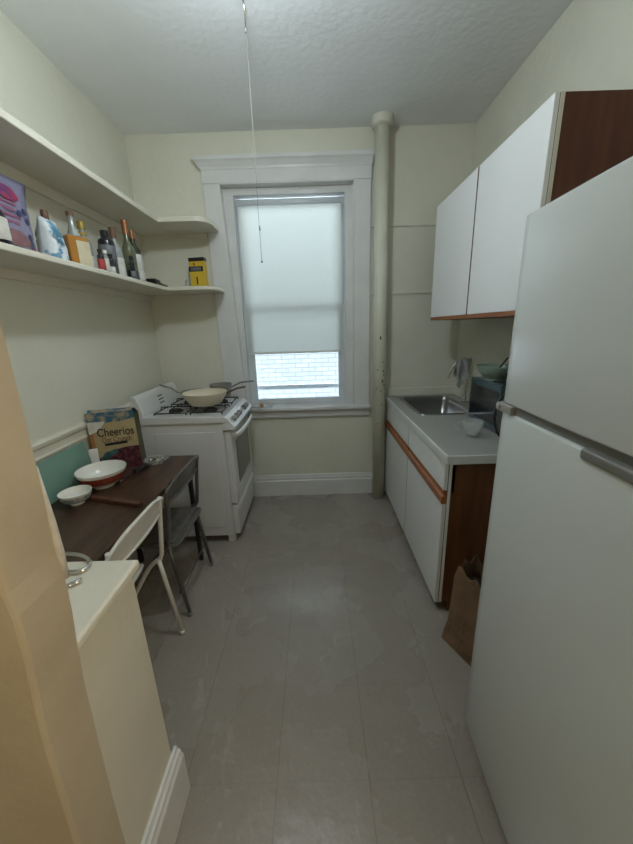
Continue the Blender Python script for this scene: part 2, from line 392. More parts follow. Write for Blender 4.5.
# slanted crown ends
for v in b.bm.verts:
    t = max(0, min(1, (v.co.z - 2.575) / .06))
    v.co.x += (-.025 if v.co.x < 0 else .0) * t + (.022 if v.co.x < 0 else -.014) * (1 - t)
obj('crown_moulding', b, M['trim'], w)
b = B()
b.prism([(OX0, OZ1), (-.598, .84), (-.612, .84), (OX0 - .02 + .012, OZ1)], 1, YB - .024, YB + .055)
b.box(OX1 - .004, OX1 + .001, YB - .024, YB + .055, .84, OZ1)
b.box(OX0, OX1, YB - .024, YB + .055, OZ1 - .006, OZ1)
obj('reveal', b, M['trim'], w)
b = B()   # stop / jamb faces around the sash
b.prism([(OX0, OZ1), (-.598, .84), (-.572, .84), (-.572, 2.44), (.26, 2.44), (.26, .84), (OX1, .84), (OX1, OZ1)], 1, YB + .055, YB + .075)
b.box(OX0, -.574, YB + .075, YB + .2, .84, OZ1); b.box(.262, OX1, YB + .075, YB + .2, .84, OZ1); b.box(-.574, .262, YB + .075, YB + .2, 2.45, OZ1)
obj('jamb', b, M['trim'], w)
b = B()   # lower and upper sash
def frame(b, x0, x1, z0, z1, y0, y1, st, top, bot, bev=.004):
    b.box(x0, x0 + st, y0, y1, z0, z1, bev); b.box(x1 - st, x1, y0, y1, z0, z1, bev)
    b.box(x0 + st, x1 - st, y0, y1, z1 - top, z1, bev); b.box(x0 + st, x1 - st, y0, y1, z0, z0 + bot, bev)
sh = B(); frame(sh, -.572, .260, .84, 1.655, YB + .10, YB + .13, .060, .03, .045); 
lower = obj('lower_sash', sh, M['vinylb'], w)
sh = B(); sh.box(-.512, .200, YB + .112, YB + .117, .883, 1.627); obj('pane', sh, M['pane'], lower)
sh = B(); frame(sh, -.572, .260, 1.628, 2.44, YB + .14, YB + .17, .045, .03, .03)
upper = obj('upper_sash', sh, M['vinylb'], w)
sh = B(); sh.box(-.529, .217, YB + .152, YB + .157, 1.656, 2.412); obj('pane', sh, M['pane'], upper)
sh = B(); sh.box(-.56, .245, YB + .175, YB + .192, .955, .992, .003); sh.box(-.56, -.535, YB + .175, YB + .192, .84, 2.44); sh.box(.22, .245, YB + .175, YB + .192, .84, 2.44)
obj('storm_frame', sh, M['vinylb'], w)
b = B().box(-.80, .455, YB - .055, YB + .10, .808, .836, .007, 3); obj('stool', b, M['trim'], w)
b = B().prism([(YB - .0005, .735), (YB - .014, .735), (YB - .022, .748), (YB - .022, .792), (YB - .030, .808), (YB - .0005, .808)], 0, -.765, .447)
obj('apron', b, M['trim'], w)
b = B().box(-.645, .322, YB + .10, YB + .26, .78, .84, .004); obj('outer_sill', b, M['trim'], w)

rs = thing('roller_shade', 'translucent off-white roller shade pulled three quarters down the window', 'window shade', (-.158, YB + .066, 2.385))
b = B().box(-.392, .392, -.0012, .0012, -1.098, 0); obj('fabric', b, M['shade'], rs)
b = B().box(-.392, .392, -.0045, .0045, -1.110, -1.092, .002); obj('hem_bar', b, M['card'], rs)
b = B().tube([(-.40, 0, .0), (.40, 0, .0)], .012, 16); obj('roller', b, M['vinylb'], rs)

# saucer on the sill
t = thing('glass_saucer', 'clear glass saucer on the window sill beside the stove', 'saucer', (-.47, 2.795, .8365))
b = B().lathe([(.0, 0), (.05, 0), (.062, .003), (.095, .012), (.097, .015), (.094, .016), (.06, .006), (0, .004)]); obj('dish', b, M['clear'], t)
b = B().lathe([(0, .006), (.016, .006), (.018, .012), (.014, .03), (.006, .036), (0, .036)], seg=18); obj('candle_stub', b, M['peach'], t, 'small peach coloured lump in the dish')

# outside: neighbouring white brick building
b = B().box(-5, 5, 5.3, 5.5, -3, 3.4)
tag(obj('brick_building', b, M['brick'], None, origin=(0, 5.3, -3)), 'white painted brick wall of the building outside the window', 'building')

# ------------------------------------------------------------------ pipe
t = thing('heating_pipe', 'cream painted floor-to-ceiling heating pipe right of the window', 'pipe', (.513, 2.70, 0))
b = B().tube([(.010, 0, .0), (.002, 0, 1.4), (-.012, 0, ZC)], .050, 28); obj('pipe', b, M['rustp'], t)
b = B().lathe([(.049, 2.755), (.066, 2.760), (.074, 2.772), (.076, 2.800), (.076, 2.810), (0, 2.81)], (-.012, 0, 0)); obj('ceiling_flange', b, M['rustp'], t)
b = B()
for (a, z, r) in ((-1.75, 1.385, .011), (-2.1, 1.14, .007), (-1.2, 1.13, .008), (-1.3, 1.05, .010), (-1.55, .97, .006), (-1.15, 1.10, .007), (-1.9, .70, .006), (-1.4, .86, .007), (-1.25, 1.2, .005), (-2.2, .99, .006), (-1.0, 1.02, .009)):
    cx, cy = .005 + .0498 * math.cos(a), .0498 * math.sin(a)
    obj('paint_chip', B().ball((cx, cy, z), r, (.55, .3, 1.3), 10), M['chip'], t)

# ------------------------------------------------------------------ open shelves, left
def lshelf(name, label, ztop, thick, cleat):
    t = thing(name, label, 'shelf', (XL + .0005, YB - .0005, ztop))
    # L-shaped board with rounded right end; local origin in the corner
    W1, W2, XE = .277, .32, .605
    out = [(0, 0), (.508, 0), (.508, -.027), (XE - .03, -.027), (XE, -.06)]
    for k in range(13):
        a = PI / 2 * k / 12
        out.append((XE - .11 + .11 * math.cos(a), -W2 + .11 - .11 * math.sin(a)))
    out += [(XE - .15, -W2), (W1 + .01, -W2), (W1, -W2 - .012), (W1, -2.31), (0, -2.31)]
    bb = B().prism(out, 2, -thick, 0, bev=.004); obj('board', bb, M['creamtrim'], t)
    bb = B().box(0, .02, -2.31, 0, -thick - cleat, -thick, .002).box(.02, .507, -.02, 0, -thick - cleat * .6, -thick, .002)
    obj('cleat', bb, M['creamtrim'], t)
    return t
lshelf('wall_shelf', 'empty cream painted corner shelf, the higher of the two', 2.207, .030, .05)
lshelf('wall_shelf', 'cream painted corner shelf holding bottles and a purple pouch, the lower one', 1.780, .024, .04)
ZS = 1.7805

# --- things on the lower shelf
def bottle(name, label, x, y, r, hb, hn, rn, hc, body, cap, lab=None, lz=(.2, .7), square=False, rz=0, neckm=None, fill=None, cat='bottle', shoulder=.03, lab2=None):
    t = thing(name, label, cat, (x, y, ZS), rz)
    bb = B()
    H = hb + shoulder + hn
    if square:
        bb.box(-r, r, -r * .62, r * .62, 0, hb, .008, 3)
        if neckm: obj('glass_body', bb, body, t); bb = B()
        bb.lathe([(r * .60, hb - .001), (r * .55, hb + .006), (rn * 1.3, hb + shoulder * .8), (rn, hb + shoulder), (rn, H), (0, H)], seg=22)
    else:
        bb.lathe([(0, 0), (r * .9, 0), (r, .004), (r, hb), (r * .93, hb + shoulder * .35), (r * .55, hb + shoulder * .8), (rn, hb + shoulder * 1.25), (rn, H), (0, H)], seg=24)
    obj('glass_neck' if (square and neckm) else 'glass_body', bb, neckm if (square and neckm) else body, t)
    cc = B().lathe([(rn * 1.12, H - hc * .5), (rn * 1.25, H - hc * .48), (rn * 1.25, H + hc * .48), (rn * 1.1, H + hc * .5), (0, H + hc * .5)], seg=18); obj('cap', cc, cap, t)
    if lab is not None:
        z0, z1 = hb * lz[0], hb * lz[1]
        if square: ll = B().box(-r * .30, r * .95, -r * .62 - .0012, -r * .62 + .0005, z0, z1)
        else: ll = B().lathe([(r + .0008, z0), (r + .0012, z0 + .001), (r + .0012, z1 - .001), (r + .0008, z1)], seg=24)
        obj('paper_label', ll, lab, t)
    if lab2 is not None:
        z0, z1 = hb + shoulder * 1.1, hb + shoulder * 1.1 + hn * .28
        obj('neck_label', B().lathe([(rn * 1.1, z0), (rn * 1.45, z0 + .002), (rn * 1.45, z1), (rn * 1.1, z1 + .001)], seg=18), lab2, t)
    return t
# pouch
t = thing('frozen_fruit_pouch', 'large lavender plastic pouch printed with dark berries on the shelf', 'pouch', (-1.160, 1.330, ZS), 0)
def pillow(b, w, d, h, nx=14, nz=16, lean=0, top=1.0, bulge=1.0, wr=.006):
    """soft pouch: width along y, thickness along x, height z; closed shell"""
    bm = bmesh.new(); F = []; K = []
    for side in (1, -1):
        g = []
        for j in range(nz + 1):
            v = j / nz; row = []
            for i in range(nx + 1):
                u = i / nx * 2 - 1
                prof = (1 - abs(u) ** 2.6) * (1 - max(0, (v - .15) / .85) ** 2.4) 
                th = d / 2 * bulge * prof ** .6 if prof > 0 else 0
                ww = w / 2 * (1 - (1 - top) * v) * (1 - .06 * math.sin(v * PI))
                rn = random.uniform(-wr, wr) if 0 < i < nx and 0 < j < nz else 0
                row.append(bm.verts.new((side * (th + (rn if th > .004 else 0)) + lean * v, u * ww, v * h)))
            g.append(row)
        for j in range(nz):
            for i in range(nx):
                f = bm.faces.new((g[j][i], g[j][i + 1], g[j + 1][i + 1], g[j + 1][i])); f.smooth = True
        K.append(g)
    bmesh.ops.remove_doubles(bm, verts=bm.verts, dist=.0008)
    bmesh.ops.holes_fill(bm, edges=[e for e in bm.edges if len(e.link_faces) == 1], sides=60)
    bmesh.ops.recalc_face_normals(bm, faces=bm.faces)
    b.add(bm); return b
obj('film', pillow(B(), .45, .13, .295, top=1.14, wr=.003), M['pouch'], t)
def decal(name, pts, m, x, parent, label=None, th=.0025):
    b = B().prism(pts, 0, x, x + th); return obj(name, b, m, parent, label)
def blob(cy, cz, ry, rz_, n=14, jit=.12):
    return [(cy + ry * math.cos(2 * PI * k / n) * random.uniform(1 - jit, 1 + jit), cz + rz_ * math.sin(2 * PI * k / n) * random.uniform(1 - jit, 1 + jit)) for k in range(n)]
XD = .055
# printed artwork follows the bulge: each print sits at the local film depth
def film_x(y, z, w=.45, d=.13, h=.295, top=1.14):
    v = z / h; ww = w / 2 * (1 - (1 - top) * v) * (1 - .06 * math.sin(v * PI)); u = max(-1, min(1, y / ww))
    p = max(0, (1 - abs(u) ** 2.6) * (1 - max(0, (v - .15) / .85) ** 2.4)); return d / 2 * p ** .6
def wrap(name, pts, m, parent, label=None, fx=film_x, lift=.0035):
    bm = bmesh.new(); cy = sum(p[0] for p in pts) / len(pts); cz = sum(p[1] for p in pts) / len(pts)
    c0 = bm.verts.new((fx(cy, cz) + lift, cy, cz)); rings = []
    for s in (.33, .66, 1.0):
        rings.append([bm.verts.new((fx(cy + (p[0] - cy) * s, cz + (p[1] - cz) * s) + lift, cy + (p[0] - cy) * s, cz + (p[1] - cz) * s)) for p in pts])
    n = len(pts)
    for i in range(n): bm.faces.new((c0, rings[0][i], rings[0][(i + 1) % n]))
    for A, D in zip(rings, rings[1:]):
        for i in range(n): bm.faces.new((A[i], D[i], D[(i + 1) % n], A[(i + 1) % n]))
    bmesh.ops.recalc_face_normals(bm, faces=bm.faces)
    b = B(); b.add(bm); return obj(name, b, m, parent, label)
wrap('printed_fruit', blob(.085, .215, .055, .028), M['pinkp'], t, 'magenta fruit print')
wrap('printed_fruit', blob(-.03, .235, .03, .015), M['pinkp'], t, 'magenta fruit print')
for cy, cz in ((.150, .165), (.115, .150), (.160, .135), (.150, .075), (.155, .052), (-.06, .22)):
    wrap('printed_berry', blob(cy, cz, .014, .013, 10, .05), M['navy'], t, 'navy berry print')
wrap('printed_fruit', blob(.07, .055, .075, .028), M['mauve'], t, 'brown fruit print')
for k, (y0, y1, z) in enumerate(((-.05, .11, .178), (-.02, .09, .155), (-.03, .115, .132), (0, .10, .110))):
    pts = [(y0, z - .007), (y1, z - .007), (y1, z + .006), (y0, z + .006)]
    wrap('printed_line', pts, M['rosep'], t)
wrap('printed_fruit', blob(.155, .028, .022, .014), M['pinkp'], t, 'magenta fruit print')
# near jar at the frame's left edge
t = thing('sauce_bottle', 'small squat bottle with white cap in front of the purple pouch', 'bottle', (-1.045, 1.245, ZS))
obj('glass_body', B().lathe([(0, 0), (.036, 0), (.038, .004), (.038, .085), (.030, .105), (.018, .120), (.018, .126), (0, .126)]), M['darkg'], t)
obj('paper_label', B().lathe([(.0385, .012), (.0390, .013), (.0390, .080), (.0385, .081)]), M['labelw'], t)
obj('cap', B().lathe([(0, .120), (.021, .120), (.021, .148), (.019, .15), (0, .15)]), M['china'], t)
# white / blue bag behind
t = thing('plastic_bag', 'white and blue crumpled plastic bag between the purple pouch and the liquor', 'bag', (-1.13, 1.618, ZS))
obj('film', pillow(B(), .118, .10, .185, top=.72, wr=.006), M['wbag'], t)
fx2 = lambda y, z: film_x(y, z, .118, .10, .185, .72)
wrap('printed_patch', blob(.0, .11, .032, .030), M['sea'], t, 'blue print', fx2)
wrap('printed_patch', blob(.022, .025, .020, .014), M['sea'], t, 'blue print', fx2)
obj('cap', B().lathe([(0, .178), (.012, .178), (.014, .183), (.014, .209), (.010, .215), (0, .215)], (0, .0, 0)), M['corkc'], t, 'brown cap sticking out of the bag')
bottle('liquor_bottle', 'square whisky bottle of amber liquor with a cream label', -1.10, 1.738, .047, .140, .045, .012, .018, M['amber'], M['corkc'], M['labelc'], (.05, .86), True, PI / 2 - .45, shoulder=.050, neckm=M['greyg'])
bottle('liquor_bottle', 'clear bottle with gold cap and gold neck label', -1.135, 1.862, .032, .135, .050, .013, .034, M['greyg'], M['ycap'], M['labelw'], (.05, .60), shoulder=.035, lab2=M['labely'])
bottle('spice_bottle', 'tiny bottle with red and white label in front of the gold-capped bottle', -1.028, 1.795, .015, .065, .012, .008, .016, M['darkg'], M['blackp'], M['redlab'], (.1, .8), shoulder=.012)
bottle('spice_bottle', 'tiny bottle with white label and pale cap in front of the gold-capped bottle', -1.030, 1.840, .013, .070, .012, .008, .016, M['greyg'], M['china'], M['labelw'], (.1, .9), shoulder=.012)
bottle('spice_bottle', 'tiny dark bottle with a pale lower label, left of the slate-labelled bottle', -1.028, 1.880, .015, .062, .010, .009, .014, M['darkg'], M['blackp'], M['labelw'], (.05, .5), shoulder=.012)
bottle('liquor_bottle', 'dark bottle with black cap and a wide slate grey label', -1.075, 1.950, .039, .160, .014, .016, .030, M['darkg'], M['blackp'], M['labelb'], (.45, .90), shoulder=.028)
bottle('liquor_bottle', 'grey glass bottle with a tall brown wooden stopper', -1.085, 2.050, .035, .130, .050, .014, .055, M['greyg'], M['corkc'], M['labelw'], (.1, .80), shoulder=.05)
bottle('spice_bottle', 'small dark bottle between the wooden-stoppered bottle and the wine', -1.028, 2.095, .014, .085, .014, .009, .018, M['darkg'], M['blackp'], M['labelb'], (.1, .5), shoulder=.014)
bottle('wine_bottle', 'olive wine bottle with a copper foil neck', -1.070, 2.165, .036, .160, .072, .014, .075, M['oliveg'], M['copper'], M['darkg'], (.0, .35), shoulder=.055)
bottle('wine_bottle', 'dark green wine bottle with a large white label, rightmost of the row', -1.085, 2.262, .038, .170, .050, .014, .045, M['greeng'], M['copper'], M['labelw'], (.08, .95), shoulder=.05)
b = B(); b.box(-.035, .035, -.13, .13, 0, .022, .006, 3); b.box(-.03, .03, -.13, -.02, .022, .036, .005)
o = obj('folded_case', b, M['blackp']); o.location = (-1.058, 2.46, ZS); o.rotation_euler = (0, 0, .12)
tag(o, 'flat black case lying on the shelf corner right of the wine bottles', 'case')
# back shelf: yellow carton + figurine
t = thing('yellow_carton', 'yellow carton with a dark band, on the shelf end beside the window', 'carton', (-.835, 2.675, ZS), -.12)
obj('box', B().box(-.058, .058, -.022, .022, 0, .205, .002), M['yellow'], t)
obj('lid', B().box(-.0595, .0595, -.0235, .0235, .186, .212, .003), M['blackp'], t)
obj('printed_band', B().box(-.062, .046, -.0245, -.0215, .118, .152, .003), M['blackp'], t)
obj('printed_patch', B().box(-.048, .032, -.0262, -.0244, .124, .146), M['labelb'], t, 'grey panel inside the dark band')
obj('printed_mark', B().box(-.012, -.002, -.0232, -.0215, .03, .082), M['ink'], t)
obj('printed_mark', B().prism([(-.022, .158), (-.012, .158), (-.016, .176), (-.024, .176)], 1, -.0232, -.0215), M['ink'], t)
b = B().lathe([(0, 0), (.020, 0), (.022, .006), (.016, .022), (.009, .03), (.012, .042), (.014, .052), (.009, .064), (0, .068)], seg=18)
o = obj('glass_figurine', b, M['clear']); o.location = (-.925, 2.665, ZS)
tag(o, 'tiny clear glass figurine left of the yellow carton', 'figurine')

# ------------------------------------------------------------------ ceiling light with string
t = thing('ceiling_light', 'porcelain ceiling lampholder with a long pull string hanging down before the window', 'light', (-.25, 1.765, ZC - .0005))
obj('lampholder', B().lathe([(0, 0), (.062, 0), (.062, -.006), (.055, -.010), (.030, -.014), (.026, -.035), (.022, -.038), (0, -.038)], (0, -.045, 0)), M['china'], t)
obj('chain_arm', B().tube([(.0, -.03, -.012), (-.02, .0, -.012), (.0, .055, -.012), (.0, .065, -.02), (.0, .065, -.09)], .003, 8), M['chrome'], t)
obj('pull_string', B().tube([(0, .065, -.09), (.001, .065, -.5), (-.001, .065, -.80), (.0, .065, -1.0)], .0013, 6).tube([(0, .065, -.845), (.001, .065, -.865)], .004, 8).tube([(0, .065, -.095), (0, .065, -.11)], .004, 8), M['string'], t)
obj('pull_knob', B().ball((0, .065, -1.005), .006), M['string'], t)

# ------------------------------------------------------------------ stove
SX0, SX1, SY0, SY1 = -1.175, -.620, 2.105, 2.715
t = thing('gas_stove', 'white gas stove with skillets on top, standing left of the window', 'stove', (-.93, 2.41, 0))
o_ = Vector((-.93, 2.41, 0))
def L(x0, x1, y0, y1, z0, z1): return (x0 - o_.x, x1 - o_.x, y0 - o_.y, y1 - o_.y, z0, z1)
b = B().box(*L(SX0, SX1, SY0, SY1, .055, .905), .004)
b.box(*L(SX0 + .10, SX1 - .05, SY0 - .003, SY0 + .01, .12, .84), .006, 3)
obj('body', b, M['enam'], t)
def sp(poly): return [(x - o_.x, z) for x, z in poly]
b = B().prism(sp([(SX0, .900), (-.600, .900), (-.592, .908), (-.590, .930), (-.600, .940), (SX0, .952)]), 1, SY0 - .010 - o_.y, SY1 + .008 - o_.y, bev=.004)
obj('cooktop', b, M['enam'], t)
b = B().prism(sp([(-.600, .936), (-.586, .930), (-.536, .868), (-.540, .852), (-.620, .846), (-.620, .905)]), 1, SY0 - .006 - o_.y, SY1 + .004 - o_.y, bev=.003)
obj('control_panel', b, M['enam'], t)
b = B().prism(sp([(-1.190, .945), (-1.128, .945), (-1.118, .962), (-1.146, 1.070), (-1.160, 1.092), (-1.190, 1.088)]), 1, SY0 - .006 - o_.y, SY1 + .004 - o_.y, bev=.006)
obj('backguard', b, M['enam'], t)
for k in range(3): obj('vent_slot', B().box(-.0015, .0015, -.035, .035, -.004, .004, .001, mtx=T(-1.124 - .0065 * k - o_.x, 2.40 - o_.y, .992 + .024 * k) @ RY(-math.radians(15))), M['black'], t)
for k in range(5):
    ang = math.atan2(.086, -.072)
    cy = SY0 + .075 + k * .082 - o_.y + (.09 if k > 2 else 0)
    m_ = T(-.561 - o_.x, cy, .905) @ RY(math.radians(51))
    kb = B().lathe([(0, 0), (.021, 0), (.021, .006), (.016, .012), (.015, .022), (0, .023)], mtx=m_, seg=20)
    kb.box(-.003, .003, -.015, .015, .022, .028, .001, mtx=m_)
    obj('knob', kb, M['taupep'] if k % 2 == 0 else M['fgrey'], t)
b = B().box(*L(SX1, -.572, SY0 + .006, SY1 - .006, .305, .838), .010, 3); door = obj('oven_door', b, M['enam'], t)
b = B().box(*L(-.5735, -.5695, SY0 + .11, SY1 - .09, .42, .74), .0015); obj('oven_window', b, M['oglass'], door)
hy0, hy1 = SY0 + .035 - o_.y, SY1 - .035 - o_.y
b = B().tube([(-.575 - o_.x, hy0, .800), (-.545 - o_.x, hy0 + .012, .803), (-.528 - o_.x, hy0 + .06, .803), (-.522 - o_.x, (hy0 + hy1) / 2, .803), (-.528 - o_.x, hy1 - .06, .803), (-.545 - o_.x, hy1 - .012, .803), (-.575 - o_.x, hy1, .800)], .013, 12, smooth=2, flat=(1.5, 1))
obj('handle', b, M['enam'], door)
b = B().box(*L(SX1, -.578, SY0 + .006, SY1 - .006, .062, .292), .010, 3).prism(sp([(-.582, .292), (-.564, .282), (-.562, .255), (-.582, .245)]), 1, SY0 + .02 - o_.y, SY1 - .02 - o_.y, bev=.003)
obj('drawer', b, M['enam'], t)
for fx_, fy_ in ((SX1 - .05, SY0 + .01), (SX1 - .05, SY1 - .06), (SX0 + .02, SY0 + .01), (SX0 + .02, SY1 - .06)):
    obj('foot', B().box(*L(fx_, fx_ + .05, fy_, fy_ + .05, 0, .058), .003), M['enam'], t)
# burners and grates
def burner(cx, cy):
    b = B().lathe([(0, .946), (.048, .946), (.048, .956), (.034, .958), (.032, .968), (0, .970)], (cx - o_.x, cy - o_.y, 0)); obj('burner', b, M['black'], t)
def grate(cx, cy, s=.105):
    b = B(); z = .982
    x, y = cx - o_.x, cy - o_.y
    b.tube([(x - s, y - s, z - .022), (x + s, y - s, z - .022), (x + s, y + s, z - .022), (x - s, y + s, z - .022)], .0045, 8, closed=True)
    for dx, dy in ((1, 0), (-1, 0), (0, 1), (0, -1)):
        b.tube([(x + dx * s, y + dy * s, z - .022), (x + dx * (s - .006), y + dy * (s - .006), z), (x + dx * .028, y + dy * .028, z)], .0045, 8)
    for dx in (-1, 1):
        for dy in (-1, 1): b.tube([(x + dx * s, y + dy * s, z - .02), (x + dx * s, y + dy * s, .944)], .004, 6)
    obj('burner_grate', b, M['black'], t)
for cx in (-.975, -.735):
    for cy in (2.265, 2.545): burner(cx, cy); grate(cx, cy)
GZ = .9865
def skillet(name, label, x, y, r, h, ang, body, hand, hl=.17, rise=.03, z=GZ, rb=.72):
    t = thing(name, label, 'pan', (x, y, z), ang)
    prof = [(0, 0), (r * rb, 0), (r * (rb + .1), .006), (r * .97, h * .8), (r, h), (r * .985, h + .001), (r * .955, h * .8), (r * (rb + .06), .010), (r * (rb - .03), .004), (0, .004)]
    obj('pan_body', B().lathe(prof, seg=40), body, t)
    obj('handle', B().tube([(r - .006, 0, h * .72), (r + .03, 0, h * .9), (r + .07, 0, h + rise * .5), (r + hl, 0, h + rise)], [.006, .008, .009, .0085], 10, flat=(.8, 1.5)), hand, t)
    return t
skillet('skillet', 'cream skillet with dark wooden handle on the front burners', -.775, 2.305, .150, .085, .35, M['cream'], M['wood'], .13, .012, rb=.62)
skillet('skillet', 'taupe skillet with handle pointing left, behind the cream one', -.925, 2.52, .095, .060, PI + .10, M['taupep'], M['taupep'], .15, .055)
skillet('saucepan', 'dark-handled saucepan on the rear burner nearest the window', -.735, 2.575, .085, .095, .02, M['taupep'], M['fgrey'], .17, .015)

# ------------------------------------------------------------------ table
t = thing('kitchen_table', 'dark walnut table with black metal legs along the left wall', 'table', (-1.01, 1.38, 0))
TX0, TX1, TY0, TY1 = -.245, .245, -.595, .575
obj('tabletop', B().box(TX0, TX1, TY0, TY1, .712, .740, .004), M['table'], t)
obj('apron', B().box(TX0 + .03, TX1 - .045, TY0 + .03, TY1 - .03, .665, .712), M['black'], t)
for x in (TX0 + .03, TX1 - .055):
    for y in (TY0 + .02, TY1 - .045): obj('leg', B().box(x, x + .026, y, y + .026, 0, .712, .003), M['black'], t)
ZT = .7405

# cereal box, with lettering
t = thing('cereal_box', 'tall tan cereal box with berry picture standing on the table by the wall', 'box', (-1.150, 1.835, ZT), math.radians(15))
CW, CD, CH = .118, .052, .335
obj('front_panel', B().box(-CW, CW, -CD, -CD + .002, 0, CH - .03), M['tan'], t)
obj('carton', B().box(-CW, CW, -CD + .002, CD, 0, CH - .03, .001), M['olive'], t, 'olive side and back panels')
b = B()
b.prism([(-CW, CH - .062), (CW * .3, CH - .062), (CW, CH - .045), (CW, CH - .030), (-CW, CH - .030)], 1, -CD - .0008, -CD)
b.box(-CW, CW, -CD, -CD + .0015, CH - .03, CH - .004, mtx=None)
b.prism([(-CD + .0, CH - .03), (-CD + .002, CH - .03), (-.012, CH + .004), (-.014, CH + .006)], 0, -CW + .003, CW - .012)
b.prism([(CD, CH - .03), (CD - .002, CH - .03), (.0, CH - .004), (.002, CH - .002)], 0, -CW + .003, CW - .003)
obj('top_flap', b, M['cblue'], t, 'blue open top flaps')
obj('printed_corner', B().prism([(-CW, CH - .055), (-CW * .25, CH - .055), (-CW * .55, CH - .105), (-CW, CH - .125)], 1, -CD - .0012, -CD), M['labelw'], t, 'pale printed corner')
obj('printed_side_strip', B().prism([(-CW, .03), (-CW + .016, .03), (-CW + .022, CH - .10), (-CW, CH - .10)], 1, -CD - .0010, -CD), M['corange'], t)
FR = T(0, -CD - .0016, 0) @ RX(PI / 2)
def fr(x, z, a=0): return T(x, -CD - .0018, z) @ RX(PI / 2) @ RZ(a)
text('Cheerios', .066, M['ink'], t, 'brand_lettering', fr(.012, .215), offset=.0006, shear=.05, sx=.76, label='black lettering reading Cheerios')
text('Oat Crunch', .043, M['brownink'], t, 'flavour_lettering', fr(.012, .172), offset=.0006, sx=.72, label='thin brown lettering reading Oat Crunch')
obj('printed_band', B().prism([(-.052, .138), (.062, .145), (.062, .160), (-.052, .153)], 1, -CD - .0014, -CD), M['ink'], t, 'dark flavour band')
pts = [(-.10, .0), (CW, .0), (CW, .125)] + [(.098 - .19 * k / 8, .128 - .07 * (k / 8 - .25) ** 2 - .02 * (k / 8)) for k in range(1, 9)]
obj('printed_bowl', B().prism(pts, 1, -CD - .0010, -CD), M['berry'], t, 'picture of dark berries and cereal')
obj('printed_spoon', B().prism([(-.09, .06), (-.06, .10), (.0, .118), (.01, .10), (-.03, .075), (-.07, .05)], 1, -CD - .0020, -CD), M['tealp'], t, 'teal spoon print')

# bowls
def bowl(name, label, x, y, r, h, rf, inner, bandm, z=ZT, wallm=None, cat='bowl'):
    t = thing(name, label, cat, (x, y, z))
    prof = [(0, .004), (rf * .85, .004), (rf * .9, 0), (rf, 0), (rf * 1.02, .012), (r * .62, .020), (r * .85, h * .55), (r * .97, h * .88), (r, h), (r * .985, h + .002), (r * .94, h * .85), (r * .80, h * .55), (r * .55, .027), (0, .018)]
    obj('bowl_body', B().lathe(prof, seg=40), wallm or inner, t)
    if bandm:
        p2 = [(r * .70, h * .36), (r * .70 + .0022, h * .36), (r * .857 + .0022, h * .56), (r * .945 + .002, h * .80), (r * .945, h * .80)]
        p2 = [(r * .745, h * .37), (r * .857 + .0016, h * .56), (r * .951, h * .82)]
        p2 = [(a + .0014, z_) for a, z_ in p2]
        obj('glazed_band', B().lathe(p2, seg=40), bandm, t)
    return t
bowl('serving_bowl', 'large white bowl with a brick red band on the table', -1.092, 1.560, .113, .092, .045, M['china'], M['red'])
bowl('rice_bowl', 'small white and blue bowl on the table, nearest the ledge', -1.108, 1.382, .066, .058, .028, M['china'], M['blueg'])
b = B().box(-.022, .022, -.0015, .0015, 0, .135, .0005); o = obj('paper_tag', b, M['card']); o.location = (-1.235, 1.725, ZT); o.rotation_euler = (-.18, 0, .35)
tag(o, 'small white paper tag propped up behind the large bowl', 'tag')
b = B().box(-.135, .135, -.013, .013, 0, .018, .003).box(-.135, -.01, -.011, .011, .018, .021, .001)
o = obj('wooden_stick', b, M['wood']); o.location = (-.925, 1.372, ZT); o.rotation_euler = (0, 0, -.28); tag(o, 'flat reddish brown wooden stick lying on the table', 'stick')
t = thing('cutting_board', 'seafoam green cutting board leaning on the left wall behind the bowls', 'cutting board', (-1.225, 1.47, ZT))
mt = RY(-math.radians(7))
b = B().box(-.004, .004, -.23, .23, .001, .198, .0035, 2, mtx=mt); obj('board', b, M['green'], t)
t = thing('glass_ashtray', 'shallow clear glass dish at the far end of the table', 'dish', (-.960, 1.862, ZT))
obj('dish', B().lathe([(0, 0), (.05, 0), (.054, .004), (.070, .016), (.072, .020), (.068, .020), (.050, .008), (0, .006)]), M['clear'], t)
obj('contents', B().lathe([(0, .007), (.03, .007), (.028, .018), (.012, .03), (0, .031)], seg=9).ball((.03, .01, .016), .010).ball((-.03, -.015, .016), .012), M['chrome'], t, 'small crumpled silver bits')
t = thing('kitchen_knife', 'black handled knife lying before the glass dish', 'knife', (-1.005, 1.70, ZT), math.radians(80))
obj('handle', B().box(-.005, .095, -.016, .016, .0, .024, .008, 3), M['blackp'], t)
obj('blade', B().prism([(-.115, .004), (-.10, -.012), (-.003, -.013), (-.003, .011), (-.08, .012)], 2, .006, .0085), M['chrome'], t)

